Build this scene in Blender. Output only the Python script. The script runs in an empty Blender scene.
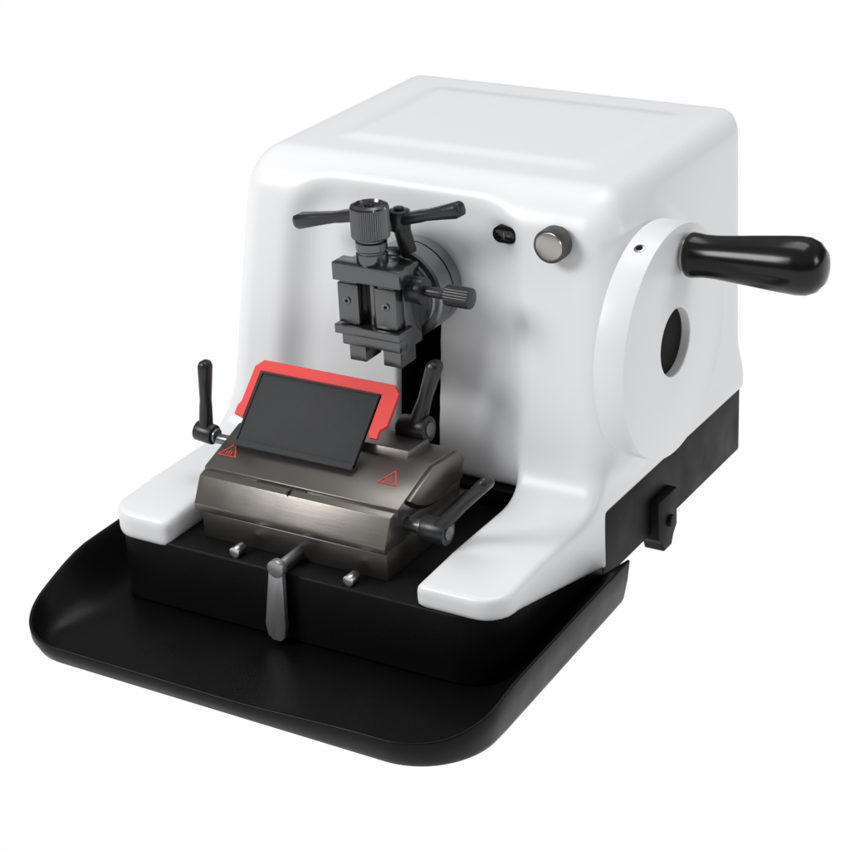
import bpy, bmesh, math, numpy as np
from mathutils import Vector, Matrix
S=0.01
col=bpy.context.scene.collection
# ------------------------------------------------------------------ materials
def mat(name,color,rough=.5,metal=0.,spec=.5,bump=0.,bscale=300.,rvar=0.,cvar=0.,coat=0.,detail=3.,aniso=None):
    m=bpy.data.materials.new(name);m.use_nodes=True
    nt=m.node_tree;b=nt.nodes['Principled BSDF']
    b.inputs['Base Color'].default_value=(*color,1);b.inputs['Roughness'].default_value=rough
    b.inputs['Metallic'].default_value=metal;b.inputs['Specular IOR Level'].default_value=spec
    b.inputs['Coat Weight'].default_value=coat;b.inputs['Coat Roughness'].default_value=.12
    tc=nt.nodes.new('ShaderNodeTexCoord')
    mp=nt.nodes.new('ShaderNodeMapping');nt.links.new(tc.outputs['Object'],mp.inputs['Vector'])
    if aniso: mp.inputs['Scale'].default_value=aniso
    if bump>0:
        n=nt.nodes.new('ShaderNodeTexNoise');n.inputs['Scale'].default_value=bscale;n.inputs['Detail'].default_value=detail
        nt.links.new(mp.outputs[0],n.inputs['Vector'])
        bp=nt.nodes.new('ShaderNodeBump');bp.inputs['Strength'].default_value=bump;bp.inputs['Distance'].default_value=.0006
        nt.links.new(n.outputs['Fac'],bp.inputs['Height']);nt.links.new(bp.outputs[0],b.inputs['Normal'])
    if rvar>0 or cvar>0:
        n2=nt.nodes.new('ShaderNodeTexNoise');n2.inputs['Scale'].default_value=28;n2.inputs['Detail'].default_value=6
        nt.links.new(tc.outputs['Object'],n2.inputs['Vector'])
        if rvar>0:
            mr=nt.nodes.new('ShaderNodeMapRange');mr.inputs['From Min'].default_value=.3;mr.inputs['From Max'].default_value=.7
            mr.inputs['To Min'].default_value=max(0,rough-rvar);mr.inputs['To Max'].default_value=min(1,rough+rvar)
            nt.links.new(n2.outputs['Fac'],mr.inputs['Value']);nt.links.new(mr.outputs[0],b.inputs['Roughness'])
        if cvar>0:
            mx=nt.nodes.new('ShaderNodeMix');mx.data_type='RGBA'
            mx.inputs['A'].default_value=(*[c*(1-cvar) for c in color],1);mx.inputs['B'].default_value=(*[min(1,c*(1+cvar)) for c in color],1)
            nt.links.new(n2.outputs['Fac'],mx.inputs['Factor']);nt.links.new(mx.outputs['Result'],b.inputs['Base Color'])
    return m
WHITE=mat('white_enamel',(.81,.82,.833),.32,spec=.42)
BLACKT=mat('black_powder_coat',(.004,.004,.004),.5,spec=.14,bump=.3,bscale=900,rvar=.08)
TRAYM=mat('black_tray_plastic',(.0035,.0035,.004),.38,spec=.16,bump=.15,bscale=900,rvar=.06)
GLOSSB=mat('black_bakelite',(.004,.004,.004),.2,spec=.35)
LEVB=mat('black_lever_zinc',(.014,.015,.017),.33,spec=.5,bump=.1,bscale=600,rvar=.06)
BRONZE=mat('bronze_grey_metal',(.2,.186,.168),.3,metal=.85,bump=.05,bscale=420,rvar=.03,cvar=.04,aniso=(.12,1,1))
BRONZED=mat('dark_bronze_metal',(.085,.08,.073),.34,metal=.8,bump=.06,bscale=420,rvar=.04,cvar=.05,aniso=(.12,1,1))
DKMET=mat('dark_burnished_metal',(.025,.024,.023),.38,metal=.6,bump=.12,bscale=420,rvar=.08,cvar=.1)
VISE=mat('gunmetal',(.135,.137,.14),.22,metal=.92,bump=.05,bscale=420,rvar=.05,cvar=.08)
DRUM=mat('mid_gunmetal',(.2,.203,.208),.25,metal=.9,bump=.05,bscale=420,rvar=.05,cvar=.05)
VISEL=mat('satin_grey_metal',(.19,.195,.20),.34,metal=.85,bump=.1,bscale=420,rvar=.05)
RODM=mat('dark_steel_rod',(.16,.16,.16),.3,metal=.9,rvar=.05)
STEEL=mat('polished_steel',(.65,.65,.65),.25,metal=1.,rvar=.05)
KNOBM=mat('brushed_nickel',(.42,.40,.38),.24,metal=.95,rvar=.06)
KNOBD=mat('dark_knurled_metal',(.10,.095,.09),.35,metal=.85,rvar=.06)
PLATE=mat('black_pressure_plate',(.04,.041,.044),.66,spec=.35,bump=.75,bscale=1500,rvar=.04)
RED=mat('red_guard_plastic',(.76,.05,.045),.42,spec=.35,rvar=.05)
REDP=mat('red_print',(.66,.05,.04),.5)
GREY=mat('grey_lever_metal',(.34,.34,.35),.34,metal=.7,bump=.05,bscale=500,rvar=.05)
HOLE=mat('dark_void',(.006,.005,.005),.6,spec=.1)
GLASS=mat('dark_glass',(.008,.008,.01),.08,spec=.5)
# ------------------------------------------------------------------ helpers
root=bpy.data.objects.new('rotary_microtome',None);root.empty_display_size=.05
root.location=(.04,.30,0);col.objects.link(root)
root['label']='white and black rotary microtome with handwheel, blade holder and waste tray'
root['category']='microtome'
def fin(name,bm,m,parent=None,angle=35,smooth=True,label=None,normals=None):
    par=parent or root
    vs=[v.co for v in bm.verts]
    c=Vector([(min(v[i] for v in vs)+max(v[i] for v in vs))/2 for i in range(3)])
    for v in bm.verts: v.co=(v.co-c)*S
    me=bpy.data.meshes.new(name);bm.to_mesh(me);bm.free()
    for mm in (m if isinstance(m,(list,tuple)) else [m]): me.materials.append(mm)
    if smooth:
        me.polygons.foreach_set('use_smooth',[True]*len(me.polygons))
        if angle: me.set_sharp_from_angle(angle=math.radians(angle))
    o=bpy.data.objects.new(name,me);col.objects.link(o)
    bpy.context.view_layer.update()
    o.parent=par;o.matrix_parent_inverse=par.matrix_world.inverted();o.location=c*S
    bpy.context.view_layer.update()
    if label:o['label']=label
    return o
def merge(bm,t,mi=0,mtx=None):
    if mtx is not None: bmesh.ops.transform(t,matrix=mtx,verts=t.verts)
    for f in t.faces: f.material_index=mi
    bmesh.ops.recalc_face_normals(t,faces=t.faces)
    me=bpy.data.meshes.new('tmp');t.to_mesh(me);t.free();bm.from_mesh(me);bpy.data.meshes.remove(me)
def add_box(bm,x0,x1,y0,y1,z0,z1,bev=.12,seg=3,mi=0,mtx=None):
    t=bmesh.new();bmesh.ops.create_cube(t,size=1)
    for v in t.verts: v.co=Vector(((x0+x1)/2+v.co.x*(x1-x0),(y0+y1)/2+v.co.y*(y1-y0),(z0+z1)/2+v.co.z*(z1-z0)))
    if bev>0: bmesh.ops.bevel(t,geom=t.edges[:],offset=bev,segments=seg,profile=.5,affect='EDGES')
    merge(bm,t,mi,mtx)
def add_lathe(bm,p0,d,prof,n=64,mi=0,knurl=None,squash=None):
    d=Vector(d).normalized();p0=Vector(p0)
    a=d.orthogonal().normalized() if abs(d.z)>.9 else Vector((0,0,1)).cross(d).normalized()
    b=d.cross(a)
    t=bmesh.new();rings=[]
    for r,h in prof:
        if r<1e-4: rings.append([t.verts.new(p0+d*h)]);continue
        ring=[]
        for i in range(n):
            th=2*math.pi*(i+.5)/n;rr=r
            if knurl and knurl[0]<=h<=knurl[1] and i%2: rr=r-knurl[2]
            ring.append(t.verts.new(p0+d*h+a*(rr*math.cos(th))*(squash or 1)+b*rr*math.sin(th)))
        rings.append(ring)
    for r0,r1 in zip(rings,rings[1:]):
        if len(r0)==1 and len(r1)==1: continue
        for i in range(n):
            j=(i+1)%n
            if len(r0)==1: t.faces.new((r0[0],r1[i],r1[j]))
            elif len(r1)==1: t.faces.new((r0[i],r0[j],r1[0]))
            else: t.faces.new((r0[i],r0[j],r1[j],r1[i]))
    merge(bm,t,mi)
def cyl(bm,p0,p1,r,bev=.1,n=48,mi=0,knurl=0):
    p0=Vector(p0);p1=Vector(p1);L=(p1-p0).length
    pr=[(0,0),(r-bev,0),(r-bev*.3,bev*.3),(r,bev),(r,L-bev),(r-bev*.3,L-bev*.3),(r-bev,L),(0,L)]
    add_lathe(bm,p0,p1-p0,pr,n,mi,knurl=(bev,L-bev,knurl) if knurl else None)
def add_prism(bm,poly,axis,a0,a1,bev=.1,mi=0,seg=2,mtx=None):
    t=bmesh.new()
    def mk(p,a):
        return {0:(a,p[0],p[1]),1:(p[0],a,p[1]),2:(p[0],p[1],a)}[axis]
    v0=[t.verts.new(mk(p,a0)) for p in poly];v1=[t.verts.new(mk(p,a1)) for p in poly]
    t.faces.new(v0);t.faces.new(v1[::-1]);n=len(poly)
    for i in range(n): t.faces.new((v0[i],v0[(i+1)%n],v1[(i+1)%n],v1[i]))
    bmesh.ops.recalc_face_normals(t,faces=t.faces)
    if bev>0:
        es=[e for e in t.edges if len(e.link_faces)==2 and e.calc_face_angle()>math.radians(25)]
        bmesh.ops.bevel(t,geom=es,offset=bev,segments=seg,profile=.5,affect='EDGES')
    merge(bm,t,mi,mtx)
def lever(bm,hub,hax,tip,hr=.85,hl=1.6,w0=.4,w1=.58,mi=0,tk=1.,tt=1.,cap=None):
    """flat tapered clamping lever: bevelled blade along hub->tip with a round hub"""
    hub=Vector(hub);tip=Vector(tip);hax=Vector(hax).normalized()
    cyl(bm,hub-hax*hl/2,hub+hax*hl/2,hr,.1,mi=mi)
    if cap is None: cyl(bm,hub+hax*hl/2,hub+hax*(hl/2+.22),hr*.5,.05,n=6,mi=mi)
    else:
        cyl(bm,hub+hax*(hl/2-.02),hub+hax*(hl/2+.12),hr*.55,.04,n=24,mi=cap)
        cyl(bm,hub-hax*(hl/2+.25),hub-hax*(hl/2-.02),hr*.72,.04,n=32,mi=cap)
    L=(tip-hub).length;d=(tip-hub).normalized()
    thk=(hax-d*hax.dot(d)).normalized();wid_=d.cross(thk).normalized()
    Mx=Matrix(((d.x,wid_.x,thk.x,hub.x),(d.y,wid_.y,thk.y,hub.y),(d.z,wid_.z,thk.z,hub.z),(0,0,0,1)))
    t=bmesh.new();rings=[]
    for s,w,th in((0,hr*.8,hr*.62),(hr*.9,hr*.72,hr*.5),(L*.36,w0*1.05,w0*.8*tk),(L*.46,w0,w0*.72*tk),(L*.7,w1*.92,w0*.78*tk*(1+tt)/2),(L*.93,w1*1.05,w0*.85*tk*tt),(L*.985,w1*.85,w0*.7*tk*tt),(L,w1*.6,w0*.5*tk*tt)):
        c=.32
        ring=[(w,-th*(1-c*1.6)),(w,th*(1-c*1.6)),(w*(1-c),th),(-w*(1-c),th),(-w,th*(1-c*1.6)),(-w,-th*(1-c*1.6)),(-w*(1-c),-th),(w*(1-c),-th)]
        rings.append([t.verts.new((s,a_,b_)) for a_,b_ in ring])
    for r0_,r1_ in zip(rings,rings[1:]):
        for i in range(8): t.faces.new((r0_[i],r0_[(i+1)%8],r1_[(i+1)%8],r1_[i]))
    t.faces.new(rings[0]);t.faces.new(rings[-1][::-1])
    bmesh.ops.recalc_face_normals(t,faces=t.faces)
    es=[e for e in t.edges if len(e.link_faces)==2 and e.calc_face_angle()>math.radians(25)]
    bmesh.ops.bevel(t,geom=es,offset=.03,segments=1,affect='EDGES')
    merge(bm,t,mi,Mx)
def rrect(x0,x1,y0,y1,r,n=10,corners=(1,1,1,1)):
    pts=[]
    for k,(cx,cy,a) in enumerate(((x0,y0,180),(x1,y0,270),(x1,y1,0),(x0,y1,90))):
        if not corners[k]: pts.append((cx,cy));continue
        r_=r[k] if isinstance(r,(tuple,list)) else r
        ox=cx+(r_ if cx==x0 else -r_);oy=cy+(r_ if cy==y0 else -r_)
        for i in range(n+1):
            t=math.radians(a+90*i/n);pts.append((ox+r_*math.cos(t),oy+r_*math.sin(t)))
    return pts
# ------------------------------------------------------------------ housing (signed-distance surface)
h=.24
xs=np.arange(-15,23.4,h);ys=np.arange(12.6,58,h);zs=np.arange(1,33,h)
Xg,Yg,Zg=np.meshgrid(xs,ys,zs,indexing='ij')
def rint(a,b,r): return np.minimum(np.maximum(a,b),-r)+np.sqrt(np.maximum(a+r,0)**2+np.maximum(b+r,0)**2)
def smin(a,b,k):
    q=np.clip(.5+.5*(b-a)/k,0,1);return b*(1-q)+a*q-k*q*(1-q)
def smax(a,b,k): return -smin(-a,-b,k)
def sst(x): 
    x=np.clip(x,0,1);return x*x*(3-2*x)
zz=np.maximum(Zg-8,0)
left=(-13.2+zz*.095)-Xg
right=Xg-(20.7-zz*.014)
front=(29.5+zz*.115)-Yg
panel=.2*sst((Xg+6.5)/1.8)*sst((16.5-Xg)/1.8)*sst((Yg-37.5)/1.8)*sst((53.5-Yg)/1.8)
A=rint(front,Zg-(30.6+panel),3.3)
B=rint(Zg-(8.0-np.clip((20-Yg)/6,0,1)*.3),14.3-Yg,.5)
P=smin(A,B,3.4)
side=np.maximum(left,right)
rv=.7+1.5*sst((Zg-8.2)/4.)
plan=rint(side,np.maximum(P,Yg-56),rv)
corner=rint(side,14.3-Yg,2.6)
plan=smax(plan,corner,.3)
rad=np.sqrt((Yg-36.0)**2+(Zg-19.0)**2)
fair=smax(smax(rint(rad-9.0,Xg-21.05,.7),12-Xg,.5),(31.0+zz*.1)-Yg,2.5)
plan=smin(plan,fair,2.0)
zb=np.where(Yg>30.2,7.4,6-np.clip((Yg-17)/13,0,1)*3)
zb=np.where(Xg<0,np.minimum(zb,np.where(Yg>30.2,7.4,5.6)),zb)
D=rint(plan,zb-Zg,.35)
D=np.where(Yg>29.5,np.maximum(plan,zb-Zg),D)
rx0=-7.4+zz*.1;rx1=13.75-zz*.085
rec2=rint(np.maximum(rx0-Xg,Xg-rx1),Zg-28.5,3.0)
rec=smax(rec2,Yg-(30.85+zz*.1),2.0)
D=smax(D,-rec,.8+1.2*sst((Zg-9)/6))
SX=4.25
slot=rint(np.abs(Xg-SX)-1.85,np.abs(Zg-14.5)-7.2,1.6)
D=smax(D,-np.maximum(slot,Yg-37),.25)
def surface_nets(V,xs,ys,zs):
    ins=V<0
    nx,ny,nz=V.shape
    cnt=np.zeros((nx-1,ny-1,nz-1));acc=np.zeros((nx-1,ny-1,nz-1,3))
    for ax in range(3):
        o=[a for a in range(3) if a!=ax]
        sl0=[slice(None)]*3;sl1=[slice(None)]*3;sl0[ax]=slice(0,-1);sl1[ax]=slice(1,None)
        a=V[tuple(sl0)];b=V[tuple(sl1)];cr=(a<0)!=(b<0)
        t=np.where(cr,a/(a-b+1e-12),0)
        for i in(0,1):
            for j in(0,1):
                s=[slice(None)]*3
                s[o[0]]=slice(i,V.shape[o[0]]-1+i);s[o[1]]=slice(j,V.shape[o[1]]-1+j)
                c=cr[tuple(s)];tt=t[tuple(s)]
                cnt+=c
                acc[...,ax]+=np.where(c,tt,0)
                acc[...,o[0]]+=c*i;acc[...,o[1]]+=c*j
    act=cnt>0;idx=-np.ones(act.shape,int);idx[act]=np.arange(act.sum())
    loc=acc[act]/cnt[act][:,None]
    ijk=np.argwhere(act)+loc
    faces=[]
    for ax in range(3):
        o=[(ax+1)%3,(ax+2)%3]
        sl0=[slice(None)]*3;sl1=[slice(None)]*3;sl0[ax]=slice(0,-1);sl1[ax]=slice(1,None)
        a=ins[tuple(sl0)];b=ins[tuple(sl1)]
        e=np.argwhere(a!=b);flip=b[tuple(e.T)]
        ok=(e[:,o[0]]>0)&(e[:,o[1]]>0)&(e[:,o[0]]<V.shape[o[0]]-1)&(e[:,o[1]]<V.shape[o[1]]-1)
        e=e[ok];flip=flip[ok];q=[]
        for di,dj in((1,1),(0,1),(0,0),(1,0)):
            c=e.copy();c[:,o[0]]-=di;c[:,o[1]]-=dj;q.append(idx[tuple(c.T)])
        q=np.stack(q,1);q[flip]=q[flip][:,::-1];faces.append(q)
    return np.concatenate(faces),ijk
def tri_interp(fields,ijk):
    i0=np.floor(ijk).astype(int);fr=ijk-i0;out=np.zeros((len(ijk),len(fields)))
    for a in(0,1):
        for b in(0,1):
            for c in(0,1):
                w=(fr[:,0] if a else 1-fr[:,0])*(fr[:,1] if b else 1-fr[:,1])*(fr[:,2] if c else 1-fr[:,2])
                ii=(np.clip(i0[:,0]+a,0,D.shape[0]-1),np.clip(i0[:,1]+b,0,D.shape[1]-1),np.clip(i0[:,2]+c,0,D.shape[2]-1))
                for k,g_ in enumerate(fields): out[:,k]+=w*g_[ii]
    return out
F_,ijk=surface_nets(D,xs,ys,zs)
G=np.gradient(D,h)
for _ in range(2):
    q=tri_interp([D]+list(G),ijk);g2=(q[:,1:]**2).sum(1)
    step=-(q[:,:1]/np.maximum(g2,.25)[:,None])*q[:,1:]/h
    ijk=ijk+np.clip(step,-.35,.35)
nr=tri_interp(G,ijk);nr/=np.linalg.norm(nr,axis=1)[:,None]+1e-9
V_=ijk*h+np.array([xs[0],ys[0],zs[0]])
ctr=(V_.min(0)+V_.max(0))/2
me=bpy.data.meshes.new('housing');me.from_pydata(((V_-ctr)*S).tolist(),[],F_.tolist());me.update()
me.materials.append(WHITE);me.polygons.foreach_set('use_smooth',[True]*len(me.polygons))
me.normals_split_custom_set_from_vertices(nr.tolist())
housing=bpy.data.objects.new('housing',me);col.objects.link(housing)
bpy.context.view_layer.update()
housing.parent=root;housing.matrix_parent_inverse=root.matrix_world.inverted();housing.location=Vector(ctr)*S
housing['label']='glossy white moulded housing with two low arms'
bpy.context.view_layer.update()
def surf_y(x,z):
    i=int(round((x-xs[0])/h));k=int(round((z-zs[0])/h));c=D[i,:,k]
    j=int(np.argmax(c<0));return ys[j]-h*(-c[j])/(c[j-1]-c[j]+1e-9)
# slot liner
bm=bmesh.new()
t=bmesh.new()
x0,x1,z0,z1=SX-1.81,SX+1.81,7.34,21.66
pl=rrect(x0,x1,z0,z1,1.6,8);n=len(pl)
a=[t.verts.new((p[0],31.5+max(0,p[1]-8)*.1,p[1])) for p in pl];b=[t.verts.new((p[0],36.8,p[1])) for p in pl]
for i in range(n): t.faces.new((a[i],a[(i+1)%n],b[(i+1)%n],b[i]))
t.faces.new(b);merge(bm,t)
fin('guide_slot',bm,HOLE,housing)
# viewing window + knob on right cheek
wf=min(surf_y(x,z) for x in(11.2,11.6,12.0,12.4,12.9) for z in(26.5,27.0,27.6))-.04
bm=bmesh.new()
add_prism(bm,rrect(11.05,13.0,26.45,27.7,.61,12),1,wf,wf+1.6,.05,0)
vw=fin('viewing_window',bm,[BLACKT])
bm=bmesh.new()
add_prism(bm,rrect(11.25,12.8,26.65,27.5,.41,12),1,wf-.02,wf+.3,.015,0)
add_box(bm,11.95,12.05,wf-.035,wf-.01,26.85,27.3,.004,1,1)
add_box(bm,12.25,12.5,wf-.035,wf-.01,27.02,27.12,.004,1,1)
fin('window_glass',bm,[GLASS,VISEL],vw)
ky=surf_y(16.4,27.3)
bm=bmesh.new()
cyl(bm,(16.4,ky+.8,27.3),(16.4,ky-.3,27.3),1.0,.1,mi=1)
cyl(bm,(16.4,ky-.2,27.3),(16.4,ky-1.4,27.3),1.25,.1,n=96,knurl=.035,mi=1)
cyl(bm,(16.4,ky-1.3,27.3),(16.4,ky-1.52,27.3),1.08,.12,mi=0)
fin('advance_knob',bm,[KNOBM,KNOBD],label='small round metal knob with knurled dark rim')
# ------------------------------------------------------------------ base
bm=bmesh.new()
add_prism(bm,rrect(-12.3,20.35,30.0,55.8,.5,4),2,1.7,7.45,.12)
add_prism(bm,rrect(-13.0,20.3,14.5,30.2,(2.6,4.2,0,0),14,(1,1,0,0)),2,.45,6.0,.25,0,3)
fin('base',bm,BLACKT,label='black powder coated base plinth')
bm=bmesh.new();cyl(bm,(16,52,.0),(16,52,1.75),1.4,.15,n=40)
f0=fin('rubber_foot',bm,BLACKT)
for fx,fy in((-9,52),(-9,36),(16,36)):
    o=f0.copy();col.objects.link(o);o.location=f0.location+Vector(((fx-16)*S,(fy-52)*S,0))
bm=bmesh.new()
add_prism(bm,[(38.2,4.6),(41.6,4.6),(41.6,1.4),(41.0,.8),(40.6,0),(39.2,0),(38.9,.8),(38.2,1.4)],0,19.4,21.1,.12)
cyl(bm,(20.9,40.2,2.3),(21.4,40.2,2.3),.5,.08)
fin('clamping_bracket',bm,BLACKT,label='small black clamping bracket below the base')
# ------------------------------------------------------------------ tray
def path():
    P=[];
    def arc(cx,cy,r,a0,a1,n=14):
        for i in range(n+1):
            a=math.radians(a0+(a1-a0)*i/n);P.append((cx+r*math.cos(a),cy+r*math.sin(a)))
    for y in np.linspace(26,9.8,14): P.append((-15.9+(24-y)*.02,y))
    arc(-10.4,9.5,5.2,180,270,26)
    for x in np.linspace(-10.4,17.2,26)[1:-1]: P.append((x,4.3-.25*(x+10.4)/27.6))
    arc(17.2,9.75,5.7,270,360,26)
    for y in np.linspace(11.2,30.2,14): P.append((22.9-.7*(y-11)/19,y))
    return P
pp=path();N=len(pp)
def ss(k): k=min(1,max(0,k));return k*k*(3-2*k)
def hgt(x,y):
    if x<-2: return 1.75+2.25*ss((y-4.3)/11)
    return 1.75+.55*ss((x-4)/13)+ss((y-4.0)/8)*1.75-.1*ss((y-20)/10)
def wid(x,y): return 1.3+2.6*ss((y-5)/8)
t=bmesh.new();secs=[]
for i,(x,y) in enumerate(pp):
    a=Vector(pp[max(0,i-1)]);b=Vector(pp[min(N-1,i+1)]);d=(b-a).normalized();nx,ny=d.y,-d.x
    H=hgt(x,y);W=wid(x,y);ex=2.4-1.4*ss((y-12)/12) if x>0 else 2.3
    fl=.25*(H-1.5)/2
    sec=[(-5.0,.0),(-1.1,.0),(-.7,.08),(-.38,.3),(-.2,.7),(-.02+fl*.5,H*.6),(fl,H-.07),(fl-.04,H),(fl-.11,H+.03),(fl-.2,H+.01),(fl-.26,H-.06)]
    for k in(.06,.14,.25,.38,.52,.66,.82,1.0):
        sec.append((fl-.26-(W+fl)*k,.34+(H-.40)*(1-k)**ex))
    sec.append((-5.0,.34))
    secs.append([t.verts.new((x+nx*o,y+ny*o,z)) for o,z in sec])
for s0,s1 in zip(secs,secs[1:]):
    for k in range(len(s0)-1): t.faces.new((s0[k],s0[k+1],s1[k+1],s1[k]))
t.faces.new(secs[0]);t.faces.new(secs[-1][::-1])
t.faces.new([s[-1] for s in secs]);t.faces.new([s[0] for s in secs][::-1])
bm=bmesh.new();merge(bm,t)
add_prism(bm,[(30.1,.05),(30.1,1.6),(34,1.6),(34,.05)],0,10.0,19.6,.05)
fin('waste_tray',bm,TRAYM,angle=60,label='wide black waste tray with flared sides and low front lip')
# ------------------------------------------------------------------ handwheel
wy,wz=34.5,19.85
bm=bmesh.new()
add_lathe(bm,(20.4,wy,wz),(1,0,0),[(2.5,3.0),(2.5,3.72),(2.56,3.78),(8.5,3.78),(8.54,3.765),(8.56,3.73),(8.56,1.6),(8.5,1.5),(8.3,1.45),(4.5,1.45),(4.5,0),(0,0)],200)
wheel=fin('handwheel',bm,WHITE,angle=30,label='thick white handwheel disc')
bm=bmesh.new()
cyl(bm,(20.5,wy,wz),(23.5,wy,wz),2.52,.05,mi=0)
fin('wheel_hub',bm,[HOLE],wheel)
hy,hz=36.0,26.0
bm=bmesh.new()
cyl(bm,(23.9,hy,hz),(24.7,hy,hz),1.25,.1,mi=1)
add_lathe(bm,(24.5,hy,hz),(1,0,.045),[(0,0),(1.4,0),(1.58,.1),(1.62,.3),(1.58,.7),(1.52,1.3),(1.54,2.2),(1.64,3.4),(1.81,5.2),(1.97,7.0),(2.05,8.2),(2.0,8.9),(1.75,9.5),(1.2,10.0),(.6,10.17),(0,10.2)],64)
fin('handle',bm,[GLOSSB,KNOBM],wheel,angle=60,label='glossy black rotating handle')
bm=bmesh.new()
th=math.radians(112);rd=Vector((0,math.cos(th),math.sin(th)));pc=Vector((22.9,wy,wz))
cyl(bm,pc+rd*8.2,pc+rd*8.6,.4,.04,mi=1);cyl(bm,pc+rd*8.5,pc+rd*8.62,.26,.02,mi=0)
fin('set_screw',bm,[HOLE,KNOBM],wheel)
# ------------------------------------------------------------------ specimen clamp
bm=bmesh.new()
cyl(bm,(4.7,33.6,22.5),(4.7,31.9,22.5),2.9,.1)
add_lathe(bm,(4.7,32.1,22.5),(0,-1,0),[(0,0),(3.35,0),(3.5,.12),(3.5,1.2),(3.3,1.25),(3.3,1.4),(3.55,1.46),(3.55,3.0),(3.4,3.15),(3.0,3.18),(2.9,3.3),(2.9,3.8),(0,3.8)],96)
clamp=fin('specimen_clamp',bm,DRUM,label='grey metal specimen clamp on a thick round drum')
ox=-.25
bm=bmesh.new()
add_box(bm,1.95+ox,6.95+ox,26.4,28.6,19.3,25.4,.07,2)
add_box(bm,1.6+ox,7.3+ox,25.3,26.9,24.35,25.7,.07,2)
add_box(bm,1.95+ox,3.7+ox,25.35,26.5,21.15,24.2,.06,2)
add_box(bm,5.1+ox,6.85+ox,25.35,26.5,21.15,24.2,.06,2)
add_box(bm,2.1+ox,3.5+ox,25.5,26.5,24.1,24.5,.02,1);add_box(bm,5.3+ox,6.7+ox,25.5,26.5,24.1,24.5,.02,1)
add_box(bm,1.7+ox,7.2+ox,25.0,27.0,20.35,21.05,.07,2)
add_box(bm,2.0+ox,6.9+ox,25.5,28.2,19.35,20.45,.07,2)
add_box(bm,2.3+ox,3.7+ox,25.9,28.0,18.0,19.45,.06,2);add_box(bm,5.2+ox,6.7+ox,25.9,28.0,18.0,19.45,.06,2)
fin('clamp_jaw',bm,VISE,clamp)
bm=bmesh.new()
cyl(bm,(4.4+ox,26.35,20.9),(4.4+ox,26.35,25.0),.36,.05)
fin('guide_rod',bm,RODM,clamp)
bm=bmesh.new()
cyl(bm,(2.75+ox,25.45,22.9),(2.75+ox,25.22,22.9),.3,.05,24,mi=0)
cyl(bm,(2.75+ox,25.3,22.9),(2.75+ox,25.2,22.9),.15,.01,6,mi=1)
j=fin('jaw_screw',bm,[VISEL,HOLE],clamp)
o=j.copy();col.objects.link(o);o.location=j.location+Vector((.033,0,0))
bm=bmesh.new()
add_lathe(bm,(4.05,26.6,25.5),(0,0,1),[(0,0),(1.1,0),(1.15,.1),(1.15,.9),(1.05,1.0),(1.05,1.1),(1.15,1.2),(1.15,1.75),(1.0,1.85),(1.0,2.0),(1.35,2.08),(1.42,2.2),(1.42,4.3),(1.34,4.45),(1.05,4.55),(.95,4.35),(.45,4.35),(.4,4.2),(0,4.2)],108,knurl=(2.15,4.32,.06))
fin('clamp_screw',bm,VISE,clamp,angle=20,label='knurled vertical clamping screw knob')
bm=bmesh.new()
cyl(bm,(6.6,27.2,23.8),(10.0,27.2,23.8),.38,.05);cyl(bm,(6.7,27.2,23.8),(8.0,27.2,23.8),1.0,.1)
cyl(bm,(9.8,27.2,23.8),(11.8,27.2,23.8),.78,.1,n=60,knurl=.05)
fin('side_screw',bm,LEVB,clamp)
bm=bmesh.new()
lever(bm,(2.8,28.6,28.5),(0,0,1),(-4.2,29.2,26.8),.85,1.5,.5,.6,tk=1.05,tt=1.25)
cyl(bm,(2.8,28.6,25.2),(2.8,28.6,27.8),.5,.05)
fin('clamp_lever',bm,LEVB,clamp)
bm=bmesh.new()
lever(bm,(5.0,29.0,28.2),(0,0,1),(10.5,28.6,29.85),.8,1.5,.5,.6,tk=1.05,tt=1.25)
cyl(bm,(5.4,29.4,25.6),(5.1,29.0,27.8),.62,.05)
fin('clamp_lever',bm,LEVB,clamp)
# ------------------------------------------------------------------ blade holder
bm=bmesh.new()
add_prism(bm,[(16.6,6.02),(29.5,6.02),(29.5,7.3),(27.5,8.2),(16.8,8.2),(16.6,8.0)],0,-5.7,10.3,.04)
holder=fin('blade_holder',bm,BRONZED,label='bronze grey metal blade holder block on the black deck')
bm=bmesh.new()
add_prism(bm,[(16.5,8.18),(27.0,8.18),(27.2,9.4),(20,10.4),(18.0,10.75),(17.45,10.55),(16.62,8.9),(16.5,8.7)],0,-6.3,10.2,.03)
add_prism(bm,[(18.2,10.3),(18.35,10.88),(22.9,12.43),(26.6,12.1),(27.4,11.2),(27.5,9.4),(20,9.6)],0,-6.45,10.3,.035)
add_prism(bm,[(22.8,12.2),(23.2,12.95),(25.9,12.85),(26.3,11.6)],0,-5.6,8.4,.03)
fin('holder_body',bm,BRONZE,holder)
cyc,czc=23.4,15.0
def arcp(r,a0,a1,n=18): return [(cyc+r*math.cos(math.radians(a0+(a1-a0)*i/n)),czc+r*math.sin(math.radians(a0+(a1-a0)*i/n))) for i in range(n+1)]
bm=bmesh.new()
add_prism(bm,[(22.9,12.3),(19.4,11.1)]+arcp(5.5,228,312)+[(27.2,11.1),(26.5,11.98)],0,10.25,10.65,.05,0)
add_prism(bm,arcp(5.78,224,314)+arcp(5.52,314,224),0,10.25,10.38,.01,1)
fin('swivel_segment',bm,[BRONZE,HOLE],holder)
bm=bmesh.new()
add_box(bm,-1.6,2.8,18.0,18.18,10.72,10.80,.02,1)
add_box(bm,1.46,1.6,17.4,18.1,10.5,10.79,.01,1)
fin('index_mark',bm,DKMET,holder)
sv=Vector((0,4.2,4.1)).normalized();su=Vector((1,0,0));sn=su.cross(sv)
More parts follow.
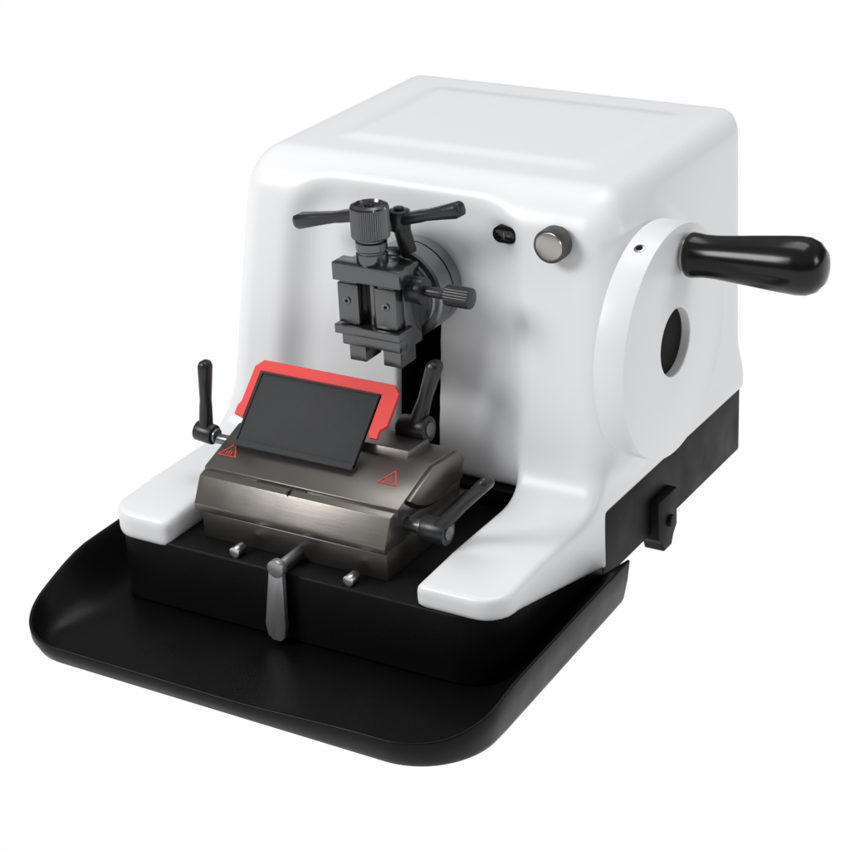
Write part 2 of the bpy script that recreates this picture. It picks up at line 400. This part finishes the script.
def pm(o): return Matrix(((su.x,sv.x,sn.x,o[0]),(su.y,sv.y,sn.y,o[1]),(su.z,sv.z,sn.z,o[2]),(0,0,0,1)))
M0=pm((-.1,20.7,12.0))
bm=bmesh.new()
add_box(bm,-5.15,5.3,0,5.85,-.15,.12,.05,2,0,M0)
for b_ in((-5.15,5.3,-.2,.26),(-5.15,5.3,5.7,5.85)): add_box(bm,b_[0],b_[1],b_[2],b_[3],-.4,.24,.05,2,0,M0)
for b_ in((-5.15,-5.0),(5.15,5.3)): add_box(bm,b_[0],b_[1],.0,5.85,-.1,.235,.04,2,0,M0)
add_box(bm,-4.7,4.7,.1,.6,-.9,-.1,.05,1,0,M0)
fin('pressure_plate',bm,PLATE,holder,label='tilted matt charcoal pressure plate')
bm=bmesh.new()
outer=[(-5.95,3.3),(-6.15,2.9),(-6.15,2.2),(-5.3,2.0),(-5.3,5.9),(5.42,5.9),(5.42,3.0),(5.6,2.5),(6.3,2.5),(6.3,3.2),(6.75,3.6),(6.75,6.2),(6.15,6.8),(-5.35,6.8),(-5.95,6.2)]
add_prism(bm,outer,2,-.2,.1,.035,0,1,M0)
fin('blade_guard',bm,RED,holder,label='bright red flat blade guard frame')
ang=math.atan2(1.55,4.55)
for cx,cy in((-5.35,20.1),(8.2,20.8)):
    cz=10.88+(cy-18.35)*.3407+.02
    v=Vector((0,math.cos(ang),math.sin(ang)));nn=Vector((1,0,0)).cross(v)
    Mw=Matrix(((1,v.x,nn.x,cx),(0,v.y,nn.y,cy),(0,v.z,nn.z,cz),(0,0,0,1)))
    bm=bmesh.new();t=bmesh.new()
    R0,R1=.98,.76
    def tri(r):
        return [t.verts.new((r*math.cos(math.radians(a)),r*math.sin(math.radians(a)),.012)) for a in(90,210,330)]
    o_,i_=tri(R0),tri(R1)
    for k in range(3): t.faces.new((o_[k],o_[(k+1)%3],i_[(k+1)%3],i_[k]))
    merge(bm,t,0,Mw)
    for sx in(-.21,0,.21):
        t=bmesh.new();prev=None
        for q in range(7):
            yy=-.3+q*.09;oxx=sx+.035*math.sin(q*1.6)
            if abs(sx)>.1 and q>4: break
            cur=(t.verts.new((oxx-.05,yy,.012)),t.verts.new((oxx+.05,yy,.012)))
            if prev: t.faces.new((prev[0],prev[1],cur[1],cur[0]))
            prev=cur
        merge(bm,t,0,Mw)
    fin('warning_sign',bm,REDP,holder,smooth=False,label='red triangle warning symbol')
bm=bmesh.new()
cyl(bm,(-6.4,22,11.3),(-8.2,22,11.3),.4,.05,mi=1);lever(bm,(-8.9,22,11.6),(-1,0,.1),(-8.6,22.3,17.4),.78,1.6,.44,.58,tk=1.1,cap=1)
fin('clamp_lever',bm,[LEVB,VISEL],holder)
bm=bmesh.new()
cyl(bm,(10.2,19.6,9.2),(12.0,19.6,9.2),.5,.05,mi=1);lever(bm,(12.6,19.6,9.2),(1,0,0),(16.9,19.9,13.9),.95,2.0,.5,.66,tk=1.1,cap=1)
fin('clamp_lever',bm,[LEVB,VISEL],holder)
bm=bmesh.new()
cyl(bm,(5.6,26.4,12.4),(6.4,26.4,13.0),.5,.05,mi=1);lever(bm,(7.1,26.4,13.2),(1,0,.1),(8.8,26.9,18.6),1.0,2.3,.52,.68,tk=1.1,cap=1)
fin('clamp_lever',bm,[LEVB,VISEL],holder)
bm=bmesh.new()
cyl(bm,(-1.7,15.8,6.42),(-1.7,14.75,6.42),.43,.05,32)
p0=fin('locating_pin',bm,STEEL)
o=p0.copy();col.objects.link(o);o.location=p0.location+Vector((.098,0,0))
bm=bmesh.new()
cyl(bm,(2.75,16.7,6.7),(2.75,13.7,6.7),.36,.05)
cyl(bm,(2.75,14.1,6.7),(2.75,13.52,6.7),.68,.05)
add_prism(bm,[(2.2,6.9),(3.3,6.9),(3.2,2.0),(3.05,1.1),(2.7,.75),(2.0,.75),(1.6,1.1),(1.45,2.0)],1,13.6,14.05,.05,0,2)
fin('lock_lever',bm,GREY,label='grey flat tapered lever hanging on the base front')
# ------------------------------------------------------------------ ground
bm=bmesh.new();bmesh.ops.create_grid(bm,x_segments=1,y_segments=1,size=12)
me=bpy.data.meshes.new('ground');bm.to_mesh(me);bm.free()
g=bpy.data.objects.new('ground',me);col.objects.link(g);g['kind']='structure';g.location=(0,0,-.001)
m=bpy.data.materials.new('white_glow_backdrop');m.use_nodes=True;b=m.node_tree.nodes['Principled BSDF']
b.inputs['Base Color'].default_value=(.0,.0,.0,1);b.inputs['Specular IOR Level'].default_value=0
b.inputs['Emission Color'].default_value=(1,1,1,1);b.inputs['Emission Strength'].default_value=1.0  # added glowing plane: stands in for the blank white background, shows no shadows
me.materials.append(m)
# ------------------------------------------------------------------ lights
w=bpy.data.worlds.new('World');bpy.context.scene.world=w;w.use_nodes=True
nt=w.node_tree;bg=nt.nodes['Background'];bg.inputs[1].default_value=1.0
tc=nt.nodes.new('ShaderNodeTexCoord');sp=nt.nodes.new('ShaderNodeSeparateXYZ');nt.links.new(tc.outputs['Generated'],sp.inputs[0])
rp=nt.nodes.new('ShaderNodeValToRGB');nt.links.new(sp.outputs['Z'],rp.inputs[0]);nt.links.new(rp.outputs[0],bg.inputs[0])
el=rp.color_ramp.elements;el[0].position=0.0;el[0].color=(.08,.08,.085,1);el[1].position=1.0;el[1].color=(.40,.40,.41,1)
e=rp.color_ramp.elements.new(.35);e.color=(.12,.12,.125,1)
e=rp.color_ramp.elements.new(.55);e.color=(.36,.36,.365,1)
def area(loc,tgt,size,power,colr=(1,1,1)):
    l=bpy.data.lights.new('softbox','AREA');l.shape='RECTANGLE';l.size=size[0];l.size_y=size[1];l.energy=power;l.color=colr
    o=bpy.data.objects.new('softbox_light',l);col.objects.link(o);o.location=loc
    d=Vector(tgt)-Vector(loc);o.rotation_euler=d.to_track_quat('-Z','Y').to_euler();return o
area((-.95,-1.05,1.35),(.04,.35,.12),(.8,.7),26)
area((.1,.7,1.7),(.05,.4,.1),(1.0,.9),10.5)
area((2.0,.6,.9),(.1,.4,.15),(.5,.5),6)
# ------------------------------------------------------------------ camera
ps,p,r=[math.radians(a) for a in(32,24.5,-3)]
R=Vector((math.cos(ps),math.sin(ps),0));F=Vector((-math.sin(ps)*math.cos(p),math.cos(ps)*math.cos(p),-math.sin(p)))
U=R.cross(F);R2=R*math.cos(r)+U*math.sin(r);U2=-R*math.sin(r)+U*math.cos(r)
cam=bpy.data.cameras.new('camera');cam.sensor_width=36;cam.lens=2100/850*36;cam.clip_end=100;cam.clip_start=.01
co=bpy.data.objects.new('camera',cam);col.objects.link(co)
co.matrix_world=Matrix(((R2.x,U2.x,-F.x,.8188164),(R2.y,U2.y,-F.y,-.9202295),(R2.z,U2.z,-F.z,.7724511),(0,0,0,1)))
bpy.context.scene.camera=co
sc=bpy.context.scene;sc.view_settings.view_transform='Standard';sc.view_settings.look='None';sc.view_settings.exposure=0
